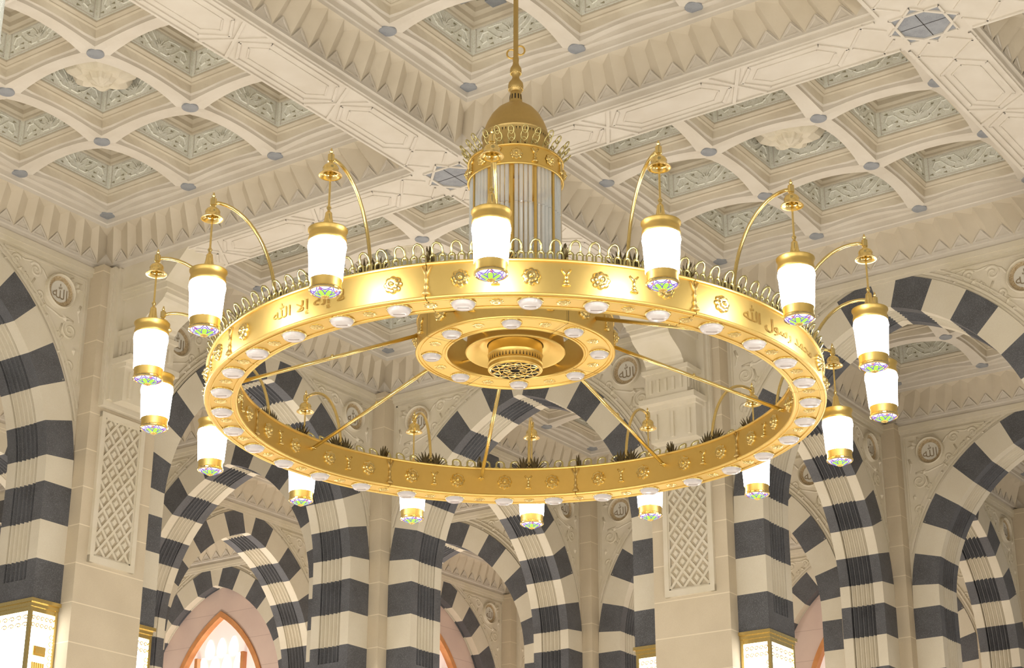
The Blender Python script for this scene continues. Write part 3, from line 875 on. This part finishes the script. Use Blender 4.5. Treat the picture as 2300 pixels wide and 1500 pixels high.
# angles below are absolute (parent = chandelier)
for k in range(32):
    a = A0 + math.radians(11.25 * k + 5.625); seg = k // 4; inn = k % 4
    calli = seg in (7, 1, 3, 5)
    if not (calli and inn in (1, 2)): put(ROS, 'rosette', a, ROu, (ZB + ZTp) / 2, ch)
    put(ROS, 'rosette', a, RIn, (ZB + ZTp) / 2, ch, True)
    b = A0 + math.radians(11.25 * k)
    if k % 4 == 0:
        put(HGL, 'hourglass_ornament', b, ROu + .004, (ZB + ZTp) / 2, ch); put(HGL, 'hourglass_ornament', b, RIn - .004, (ZB + ZTp) / 2, ch)
    else:
        if not calli: put(HG, 'hourglass_ornament', b, ROu + .004, (ZB + ZTp) / 2, ch)
        if k % 4 != 2: put(HG, 'hourglass_ornament', b, RIn - .004, (ZB + ZTp) / 2, ch)
for seg in (7, 1, 3, 5):
    bent_text(T1 if seg in (7, 3) else T2, A0 + (seg + .5) * PI / 4, .17, (ZB + ZTp) / 2, ROu + .006, 1.15, 'calligraphy', ch)
# downlights under the ring (opal glass), flat rosettes between
def downlight():
    t = MB(); t.lathe([(.094, .012), (.096, -.002), (.094, -.012), (.086, -.030), (.074, -.041), (.05, -.044), (.001, -.045)], 28)
    g = t.mesh('downlight_glass', [OPAL], True)
    c = MB(); c.lathe([(.094, .002), (.104, .0), (.104, -.008), (.094, -.010)], 28); cm = c.mesh('downlight_collar', [GOLDP], True)
    s = MB(); s.box(-.045, .045, -.0035, .0035, -.047, -.042); sl = s.mesh('downlight_slit', [OPALD])
    return g, cm, sl
DG, DC, DS = downlight()
def put_down(r, z, a, parent, sc=1):
    o = mobj('downlight', DG, parent); o.location = (r * cos(a), r * sin(a), z); o.rotation_euler = (0, 0, math.radians(35 - 90)); o.scale = (sc,) * 3
    c = mobj('downlight_collar', DC, o); s = mobj('downlight_slit', DS, o)
    return o
for k in range(32):
    a = A0 + math.radians(11.25 * k + 5.625)
    put_down((ROu + RIn) / 2, ZB, a, ch)
    b = A0 + math.radians(11.25 * k)
    f = mobj('flat_rosette', ROSF, ch); f.location = ((ROu + RIn) / 2 * cos(b), (ROu + RIn) / 2 * sin(b), ZB); f.rotation_euler = (0, PI / 2, 0); f.scale = (.35, 1.15, 1.15)
# crest
def loop_mesh(mat):
    m = MB(); L = .155 / 2
    def U(c, w, z0, z1, r, lean0, lean1):
        pts = []
        for i in range(11):
            t = i / 10
            if t < .25: y, z = -w, z0 + (z1 - w * 1.1 - z0) * t / .25
            elif t > .75: y, z = w, z0 + (z1 - w * 1.1 - z0) * (1 - t) / .25
            else:
                a = PI * (1 - (t - .25) / .5); y, z = w * cos(a), z1 - w * 1.1 + w * 1.1 * sin(a)
            x = lean0 + (lean1 - lean0) * (z - z0) / (z1 - z0) * (z - z0) / (z1 - z0)
            pts.append((x, c + y, z))
        m.tube(pts, r, 6, flat=.7)
    U(-.038, .024, 0, .085, .0095, 0, .004); U(.038, .024, 0, .085, .0095, 0, .004)
    U(0, .042, .065, .165, .0105, .002, .05)
    m.tube([(-.004, -L, .07), (-.004, L, .07)], .0025, 4)
    return m.mesh('crest_loop', [mat], True)
LOOP = loop_mesh(CREST)
n = 112; restm = MB()
for k in range(n):
    a = A0 + 2 * PI * (k + .5) / n
    if k < 100 or True:
        # the far quarter least seen is merged below
        if 44 <= k < 56 and False: continue
    if k in range(84, 96) and False: continue
    if k < 112 and not (26 <= k < 38):
        put(LOOP, 'crest_loop', a, ROu - .035, ZTp, ch)
    else:
        me = LOOP; ca, sa = cos(a), sin(a); r = ROu - .035
        restm.add([(r * ca + v.co.x * ca - v.co.y * sa, r * sa + v.co.x * sa + v.co.y * ca, ZTp + v.co.z) for v in me.vertices], [tuple(p.vertices) for p in me.polygons])
rs_ = restm.build('crest_loop', CREST, ch, True); rs_['kind'] = 'stuff'
def fan_mesh(tang):
    m = MB()
    for i in range(9):
        a = (-1 + i / 4) * .95
        L = .18 * (1 - .12 * abs(a))
        s, c = sin(a), cos(a)
        pts = []
        for j in range(5):
            t = j / 4; d = L * t
            off = (d * s, d * c)
            pts.append(((0.02 * t * t, off[0], off[1]) if tang else (off[0] + .01, 0.006 * (i % 3 - 1), off[1])))
        m.tube(pts, [.007, .015, .016, .011, .002], 5, flat=.4)
    return m.mesh('fan_finial', [BRONZE], True)
FT, FR = fan_mesh(True), fan_mesh(False)
AL = math.radians(-148.13)
for k in range(16):
    a = AL + k * PI / 8
    for s in (-1, 1): put(FT, 'fan_finial', a + s * .022, ROu - .13 , ZTp, ch)
    put(FR, 'fan_finial', a + PI / 16, ROu - .1, ZTp, ch)

# lamps -----------------------------------------------------------------
RL = 3.306
am = MB(); pts = []
r0, z0, r1, z1 = ROu - .12, ZTp - .02, RL, 8.165
for i in range(17):
    t = i / 16 * PI * .56
    pts.append((r0 + (r1 - r0) * (1 - cos(t)) / (1 - cos(PI * .56)), 0, z0 + (z1 + .03 - z0) * sin(t)))
pts = [(r0, 0, ZTp - .05)] + pts + [(RL, 0, pts[-1][2] - .004)]
am.tube(pts, .0155, 8); am.lathe([(.03, 0), (.034, .02), (.02, .05), (.018, .08)], 10, (r0, 0, ZTp - .03))
ARM = am.mesh('curved_arm', [GOLDP], True)
ZARM = pts[-2][2]
def lathe_me(name, prof, mat, n=28):
    m = MB(); m.lathe(prof, n); me = m.mesh(name, [mat], True)
    try: me.set_sharp_from_angle(angle=math.radians(50))
    except Exception: pass
    return me
ZL = 7.05
GLS = lathe_me('glass_shade', [(.122, ZL + .085), (.128, ZL + .1), (.142, ZL + .33), (.149, ZL + .37), (.145, ZL + .40), (.14, ZL + .42)], LAMP)
CAP = lathe_me('lamp_cap', [(.14, ZL + .41), (.147, ZL + .42), (.147, ZL + .44), (.141, ZL + .46), (.143, ZL + .49), (.153, ZL + .505), (.153, ZL + .515), (.07, ZL + .522)], GOLD)
NECK = lathe_me('lamp_neck', [(.074, ZL + .52), (.060, ZL + .535), (.045, ZL + .56), (.034, ZL + .60), (.028, ZL + .64), (.026, ZL + .66), (.02, ZL + .668), (.012, ZL + .675), (.012, ZL + .69), (.018, ZL + .70), (.018, ZL + .71), (.011, ZL + .72), (.0085, ZL + .73), (.0085, ZARM - .12)], GOLDP, 20)
BAND = lathe_me('lamp_base_band', [(.117, ZL + .02), (.121, ZL + .03), (.119, ZL + .075), (.126, ZL + .09), (.126, ZL + .095), (.12, ZL + .10)], GOLD)
BELL = lathe_me('lamp_bell', [(.05, ZARM - .135), (.072, ZARM - .15), (.092, ZARM - .152), (.088, ZARM - .143), (.066, ZARM - .122), (.06, ZARM - .10), (.063, ZARM - .088), (.052, ZARM - .066), (.03, ZARM - .05), (.018, ZARM - .045), (.018, ZARM - .035), (.026, ZARM - .03), (.026, ZARM + .03), (.016, ZARM + .035), (.010, ZARM + .045), (.016, ZARM + .055), (.010, ZARM + .065), (.006, ZARM + .085), (.0005, ZARM + .09)], GOLDP, 24)
def disc_meshes():
    m = MB(); R = .112; z = ZL + .012
    # outer rim
    m.lathe([(.118, ZL + .03), (.128, ZL + .018), (.128, ZL + .006), (.118, ZL - .002), (.112, ZL + .004)], 28, mi=0)
    def dz(r): return z - .05 * (1 - (r / R) ** 2)
    def P(r, a): return (r * cos(a), r * sin(a), dz(r))
    nseg = 48
    for i in range(nseg):
        a0, a1 = 2 * PI * i / nseg, 2 * PI * (i + 1) / nseg
        rr = [(.036, 2), (.062, 2), (.078, 1), (.100, 1), (R, 1)]
        prev = .0
        for k in range(len(rr)):
            r0_, r1_ = (rr[k - 1][0] if k else .0), rr[k][0]
            mi = [2, 2, 2, 1, 1][k]
            if k == 3 and (i % 12) in (0, 1): mi = 3
            m.quad(P(r0_, a0), P(r1_, a0), P(r1_, a1), P(r0_, a1), mi)
    # leading: petal arcs
    for k in range(6):
        a = 2 * PI * k / 6
        arc = []
        for j in range(9):
            t = -1 + j / 4; arc.append((.04 + .05 * (1 - t * t), a + t * .52))
        m.tube([(r * cos(q), r * sin(q), dz(r) - .001) for r, q in arc], .0042, 5, mi=4)
        b = a + PI / 6
        arc = []
        for j in range(9):
            t = -1 + j / 4; arc.append((.112 - .03 * (1 - t * t), b + t * .5))
        m.tube([(r * cos(q), r * sin(q), dz(r) - .001) for r, q in arc], .0042, 5, mi=4)
        m.tube([(.03 * cos(b), .03 * sin(b), dz(.03) - .001), (.112 * cos(b), .112 * sin(b), dz(.112) - .001)], .002, 4, mi=4)
    m.tube([(.112 * cos(2 * PI * i / 28), .112 * sin(2 * PI * i / 28), dz(.112) - .001) for i in range(28)], .004, 5, mi=4, closed=True)
    for k in range(8):
        a = 2 * PI * k / 8
        m.lathe([(.001, -.006), (.011, -.003), (.013, .002)], 6, (.022 * cos(a), .022 * sin(a), dz(.02) - .002), 5)
    m.lathe([(.001, -.014), (.008, -.010), (.026, .0)], 10, (0, 0, dz(0) - .002), 5)
    return m.mesh('stained_glass_disc', [GOLDP, WHITEG, GREEN, REDG, PURP, GOLD])
DISC = disc_meshes()
for k in range(16):
    a = AL + k * PI / 8
    arm_ = mobj('curved_arm', ARM, ch); arm_.rotation_euler = (0, 0, a)
    lp = mobj('hanging_lamp', NECK, ch); lp.location = (RL * cos(a), RL * sin(a), 0); lp.rotation_euler = (0, 0, a)
    for nm, me in (('glass_shade', GLS), ('lamp_cap', CAP), ('lamp_base_band', BAND), ('lamp_bell', BELL), ('stained_glass_disc', DISC)):
        mobj(nm, me, lp)
# hub ---------------------------------------------------------------------
HR, HI, HZ, HT = .905, .635, 7.72, 8.02
hub = MB(); hub.lathe([(HI, HZ), (HR, HZ), (HR, HT), (HR - .02, HT), (HR - .02, HT - .01), (HI + .02, HT - .01), (HI + .02, HT), (HI, HT)], 72, closed_prof=True)
for (r, z, w) in ((HR, HT, .010), (HR, HZ, .013), (HI, HZ, .012), (HR - .035, HZ - .002, .006), (HI + .03, HZ - .002, .005)):
    hub.tube([(r * cos(2 * PI * i / 72), r * sin(2 * PI * i / 72), z) for i in range(72)], w, 8, closed=True)
hb = hub.build('hub_ring', GOLD, ch, True)
sl = MB()
for k in range(4):
    a = math.radians(-159.4 + 22.5 + 90 * k + 22.5)
    ca, sa = cos(a), sin(a)
    def W(r, t, z): return (r * ca - t * sa, r * sa + t * ca, z)
    sl.quad(W(HI - .01, -.0025, HZ - .0145), W(HR + .012, -.0025, HZ - .0145), W(HR + .012, .0025, HZ - .0145), W(HI - .01, .0025, HZ - .0145))
    sl.quad(W(HR + .0135, -.0025, HZ), W(HR + .0135, .0025, HZ), W(HR + .0135, .0025, HT), W(HR + .0135, -.0025, HT))
sl.build('hub_seam', SLOT, ch)
HLA = [math.radians(-147.5 + 45 * k) for k in range(8)]
for a in HLA:
    put_down((HR + HI) / 2, HZ, a, ch, .92)
    b = a + PI / 8
    f = mobj('flat_rosette', ROSF, ch); f.location = ((HR + HI) / 2 * cos(b), (HR + HI) / 2 * sin(b), HZ); f.rotation_euler = (0, PI / 2, 0); f.scale = (.35, 1.15, 1.15)
    put(ROS, 'rosette', a, HR, (HZ + HT) / 2, ch); put(HG, 'hourglass_ornament', b, HR + .004, (HZ + HT) / 2, ch)
for k in range(36):
    a = 2 * PI * k / 36; put(LOOP, 'hub_crest_loop', a, HR - .02, HT, ch)
d_ = MB(); d_.lathe([(.455, 7.74), (.46, 7.73), (.452, 7.722), (.43, 7.727), (.34, 7.78), (.30, 7.80), (.26, 7.80)], 48)
d_.lathe([(.455, 7.74), (.44, 7.90), (.40, 8.0)], 48)
d_.build('dish', GOLD, ch, True)
d_ = MB(); d_.lathe([(.25, 7.82), (.25, 7.71), (.256, 7.70), (.25, 7.69), (.245, 7.68), (.245, 7.625), (.255, 7.618), (.257, 7.61), (.247, 7.60), (.245, 7.575), (.252, 7.57), (.250, 7.562), (.225, 7.56)], 48)
d_.build('drum', GOLD, ch, True)
s_ = MB()
for k in range(48):
    a = 2 * PI * k / 48; da = .022
    r = .2462
    s_.poly([(r * cos(a - da), r * sin(a - da), 7.63), (r * cos(a + da), r * sin(a + da), 7.63), (r * cos(a + da * .3), r * sin(a + da * .3), 7.668), (r * cos(a - da * .3), r * sin(a - da * .3), 7.668)])
s_.build('drum_slots', SLOT, ch)
g_ = MB(); zc = 7.562
g_.lathe([(.226, zc), (.0005, zc + .01)], 32, mi=1)
def gring(r, w, mi=0): g_.tube([(r * cos(2 * PI * i / 40), r * sin(2 * PI * i / 40), zc - .002) for i in range(40)], w, 6, mi=mi, closed=True)
gring(.226, .008); gring(.05, .006)
for k in range(12):
    a = 2 * PI * k / 12
    for s0 in (-1, 1):
        g_.tube([((.16 + .06 * t) * cos(a + s0 * .26 * t), (.16 + .06 * t) * sin(a + s0 * .26 * t), zc - .003) for t in (0, .5, 1)], .0055, 5)
    g_.tube([(.16 * cos(a), .16 * sin(a), zc - .003), (.15 * cos(a + PI / 12), .15 * sin(a + PI / 12), zc - .003), (.16 * cos(a + PI / 6), .16 * sin(a + PI / 6), zc - .003)], .007, 5)
    g_.tube([(.16 * cos(a), .16 * sin(a), zc - .003), (.11 * cos(a + .2), .11 * sin(a + .2), zc - .003), (.05 * cos(a), .05 * sin(a), zc - .003)], .005, 5)
    g_.tube([(.11 * cos(a + .2), .11 * sin(a + .2), zc - .003), (.11 * cos(a + .2 + PI / 6), .11 * sin(a + .2 + PI / 6), zc - .003)], .005, 5)
g_.build('pierced_disc', [GOLDP, SLOT], ch, True)
br = MB()
for k in range(4):
    a = math.radians(-159.4 + 45 + 90 * k + 20)
    br.tube([(.44 * cos(a), .44 * sin(a), 7.80), (.66 * cos(a), .66 * sin(a), 7.80)], .014, 8)
br.build('dish_bracket', GOLD, ch, True)
# spokes
sp_ = MB(); sp_.tube([(HR - .02, 0, 7.86), (RIn + .01, 0, 7.30)], .0185, 10)
sp_.tube([(1.66, 0, 7.608), (1.68, 0, 7.60)], .021, 10)
sp_.lathe([(.0005, 0), (.03, 0), (.03, .01)], 12, (RIn - .02, 0, 7.30))
SPK = sp_.mesh('spoke', [GOLDP], True)
for k in range(8):
    s = mobj('spoke', SPK, ch); s.rotation_euler = (0, 0, math.radians(43.1 + 45 * k))
# central crystal column
TR = .43
tb = MB()
for k in range(24):
    a = 2 * PI * (k + .5) / 24
ct = MB(); ct.lathe([(.0195, 0), (.0195, 1.0)], 8); ct.lathe([(.0001, 0), (.0195, 0)], 8); TUBE = ct.mesh('crystal_rod', [CRYS], True)
gb = MB(); gb.box(-.006, .006, -.013, .013, 0, 1.46); GB = gb.mesh('gold_bar', [GOLD])
nt_ = 60
for k in range(nt_):
    a = 2 * PI * k / nt_
    if k % 5 == 0:
        b = mobj('gold_bar', GB, ch); b.location = (TR * cos(a), TR * sin(a), 8.0); b.rotation_euler = (0, 0, a)
    else:
        o = mobj('crystal_rod', TUBE, ch); o.location = ((TR - .01) * cos(a), (TR - .01) * sin(a), 8.0); o.scale = (1, 1, 1.07)
um = MB()
for k in range(nt_):
    if k % 5 == 0: continue
    a = 2 * PI * k / nt_
    um.lathe([(.0195, 9.08), (.0195, 9.46)], 8, ((TR - .01) * cos(a), (TR - .01) * sin(a), 0)); um.lathe([(.0001, 9.08), (.0195, 9.08)], 8, ((TR - .01) * cos(a), (TR - .01) * sin(a), 0))
um.build('crystal_rod_upper_tier', CRYS, ch, True)
st_ = MB(); st_.tube([(0, 0, 7.8), (0, 0, 9.5)], .05, 16); 
for k in range(6):
    a = 2 * PI * k / 6 + .2; st_.tube([(.2 * cos(a), .2 * sin(a), 7.95), (.2 * cos(a), .2 * sin(a), 9.5)], .014, 8)
st_.build('inner_stem', GOLD, ch, True)
tr = MB(); tr.lathe([(.405, 9.46), (.45, 9.46), (.45, 9.655), (.405, 9.655)], 64, closed_prof=True)
for (r, z, w) in ((.452, 9.46, .011), (.452, 9.655, .011)):
    tr.tube([(r * cos(2 * PI * i / 64), r * sin(2 * PI * i / 64), z) for i in range(64)], w, 8, closed=True)
tr.lathe([(.42, 9.50), (.0005, 9.52)], 48)
tr.build('upper_ring', GOLD, ch, True)
for k in range(8):
    a = AL + .07 + k * PI / 4
    o = put(ROS, 'rosette', a, .452, 9.555, ch); o.scale = (.8, .8, .8); o = put(HG, 'hourglass_ornament', a + PI / 8, .455, 9.555, ch)
def floop():
    m = MB()
    for (x0, z0, x1, z1, w) in ((0, 0, .03, .085, .032), (.02, .05, .085, .13, .034), (.07, .10, .12, .165, .026)):
        pts = []
        for i in range(12):
            a = 2 * PI * i / 12; t = .5 - .5 * cos(a)
            pts.append((x0 + (x1 - x0) * t, w * sin(a), z0 + (z1 - z0) * t))
        m.tube(pts, .006, 6, closed=True)
    return m.mesh('crown_loop', [CREST], True)
FL = floop()
for k in range(24):
    a = 2 * PI * k / 24; put(FL, 'crown_loop', a, .40 + (.02 if k % 2 else 0), 9.655, ch)
dn = MB()
dn.lathe([(.30, 9.66), (.31, 9.78), (.318, 9.86), (.322, 9.94), (.330, 9.95), (.325, 9.962), (.318, 9.97), (.305, 10.03), (.28, 10.10), (.24, 10.18), (.185, 10.25), (.12, 10.30), (.075, 10.315), (.066, 10.34), (.058, 10.42), (.052, 10.46), (.045, 10.47)], 48)
dn.lathe([(.405, 9.66), (.30, 9.665)], 48)
dn.build('dome', GOLDD, ch, True)
ds = MB()
for k in range(60):
    a = 2 * PI * k / 60; r = .3235
    ds.poly([(r * cos(a - .018), r * sin(a - .018), 9.915), (r * cos(a + .018), r * sin(a + .018), 9.915), (r * cos(a), r * sin(a), 9.88)])
for k in range(28):
    a = 2 * PI * k / 28; r = .3135; p = []
    for (da, z) in ((-.045, 9.68), (.045, 9.68), (.045, 9.72), (0, 9.765), (-.045, 9.72)): p.append((r * cos(a + da), r * sin(a + da), z))
    ds.poly(p)
for k in range(12):
    a = 2 * PI * k / 12; ds.poly([(.064 * cos(a - .1), .064 * sin(a - .1), 10.36), (.064 * cos(a + .1), .064 * sin(a + .1), 10.36), (.0605 * cos(a + .1), .0605 * sin(a + .1), 10.42), (.0605 * cos(a - .1), .0605 * sin(a - .1), 10.42)])
ds.build('dome_slots', SLOT, ch)
rd = MB()
rd.lathe([(.045, 10.465), (.05, 10.47), (.068, 10.49), (.076, 10.52), (.070, 10.56), (.045, 10.595), (.034, 10.62), (.036, 10.65), (.052, 10.67), (.058, 10.70), (.052, 10.73), (.034, 10.76), (.028, 10.79), (.031, 10.83), (.028, 10.85), (.0245, 10.86), (.0245, 12.95), (.12, 12.96), (.14, 13.1)], 24)
rd.build('hanging_rod', GOLDD, ch, True)
rb = MB()
for k in range(20):
    a = 2 * PI * k / 20
    rb.lathe([(.0005, -.008), (.008, 0), (.0005, .008)], 6, (.070 * cos(a), .070 * sin(a), 10.487)); rb.lathe([(.0005, -.007), (.007, 0), (.0005, .007)], 6, (.053 * cos(a), .053 * sin(a), 10.665))
rb.build('bead_band', GOLDP, ch, True)
sh = MB(); vx, vy = sin(YAW), -cos(YAW)
for s in (-1, 1):
    sh.tube([(s * .045 * vx + .042 * cos(t) * vx, s * .045 * vy + .042 * cos(t) * vy, 10.91 + .05 * sin(t) + s * .02) for t in [2 * PI * i / 20 for i in range(20)]], .009, 8, closed=True)
sh.build('shackle', GOLD, ch, True)

# hanging speckled crystal column cut by the left frame edge
hc = empty('crystal_pendant', (-4.95, -5.555, 0)); tag(hc, 'pale speckled crystal column hanging at the top left corner of the photo', 'pendant')
m = MB(); m.lathe([(.0005, 5.92), (.05, 5.92), (.055, 5.93), (.055, 8.4), (.0005, 8.42)], 20); m.build('crystal_body', SPECK, hc, True)
m = MB(); m.tube([(0, 0, 8.4), (0, 0, 12.2)], .015, 8); m.build('hanging_rod', GOLD, hc, True)

# ================================================================ LIGHT
w = bpy.data.worlds.new('world'); SC.world = w; w.use_nodes = True
bg = w.node_tree.nodes['Background']; bg.inputs[0].default_value = (1, .96, .91, 1); bg.inputs[1].default_value = .26
def plight(x, y, z, e, r=.5, c=(1, .95, .87)):
    l = bpy.data.lights.new('unseen_fill_light', 'POINT'); l.energy = e; l.shadow_soft_size = r; l.color = c
    o = bpy.data.objects.new('unseen_fill_light', l); o.location = (x, y, z); COL.objects.link(o)
for (x, y, e) in ((-9, -3, 800), (-9, -9, 800), (-4, -15, 650), (3, -15, 450), (-12, 3, 450), (3, -10, 140), (-4, 1, 170), (9, -4, 130), (3, 3, 110), (9, 2, 110)):  # unseen fill lights added low down to brighten ceiling and walls
    plight(x, y, 2.6, e, .8)
for (x, y, e) in ((14, 2, 170), (13.5, -4, 170), (14, 8, 150), (8, 8, 250), (2, 8.5, 150), (20, 2, 150), (20, 8, 260), (14, 14, 1000), (20, -4, 150), (8, 14, 150)):  # more added fills, brightening the bays behind the arches
    plight(x, y, 3.4, e, .5, (1, .93, .86))
SC.view_settings.view_transform = 'Standard'; SC.view_settings.look = 'None'; SC.view_settings.gamma = 1
SC.view_settings.exposure = .23
SC.view_settings.use_curve_mapping = False
SC.cycles.use_denoising = True
SC.cycles.max_bounces = 6; SC.cycles.diffuse_bounces = 3; SC.cycles.glossy_bounces = 3; SC.cycles.transmission_bounces = 5
SC.cycles.caustics_reflective = False; SC.cycles.caustics_refractive = False
SC.cycles.use_adaptive_sampling = True; SC.cycles.adaptive_threshold = .04; SC.cycles.adaptive_min_samples = 16
SC.cycles.sample_clamp_indirect = 4
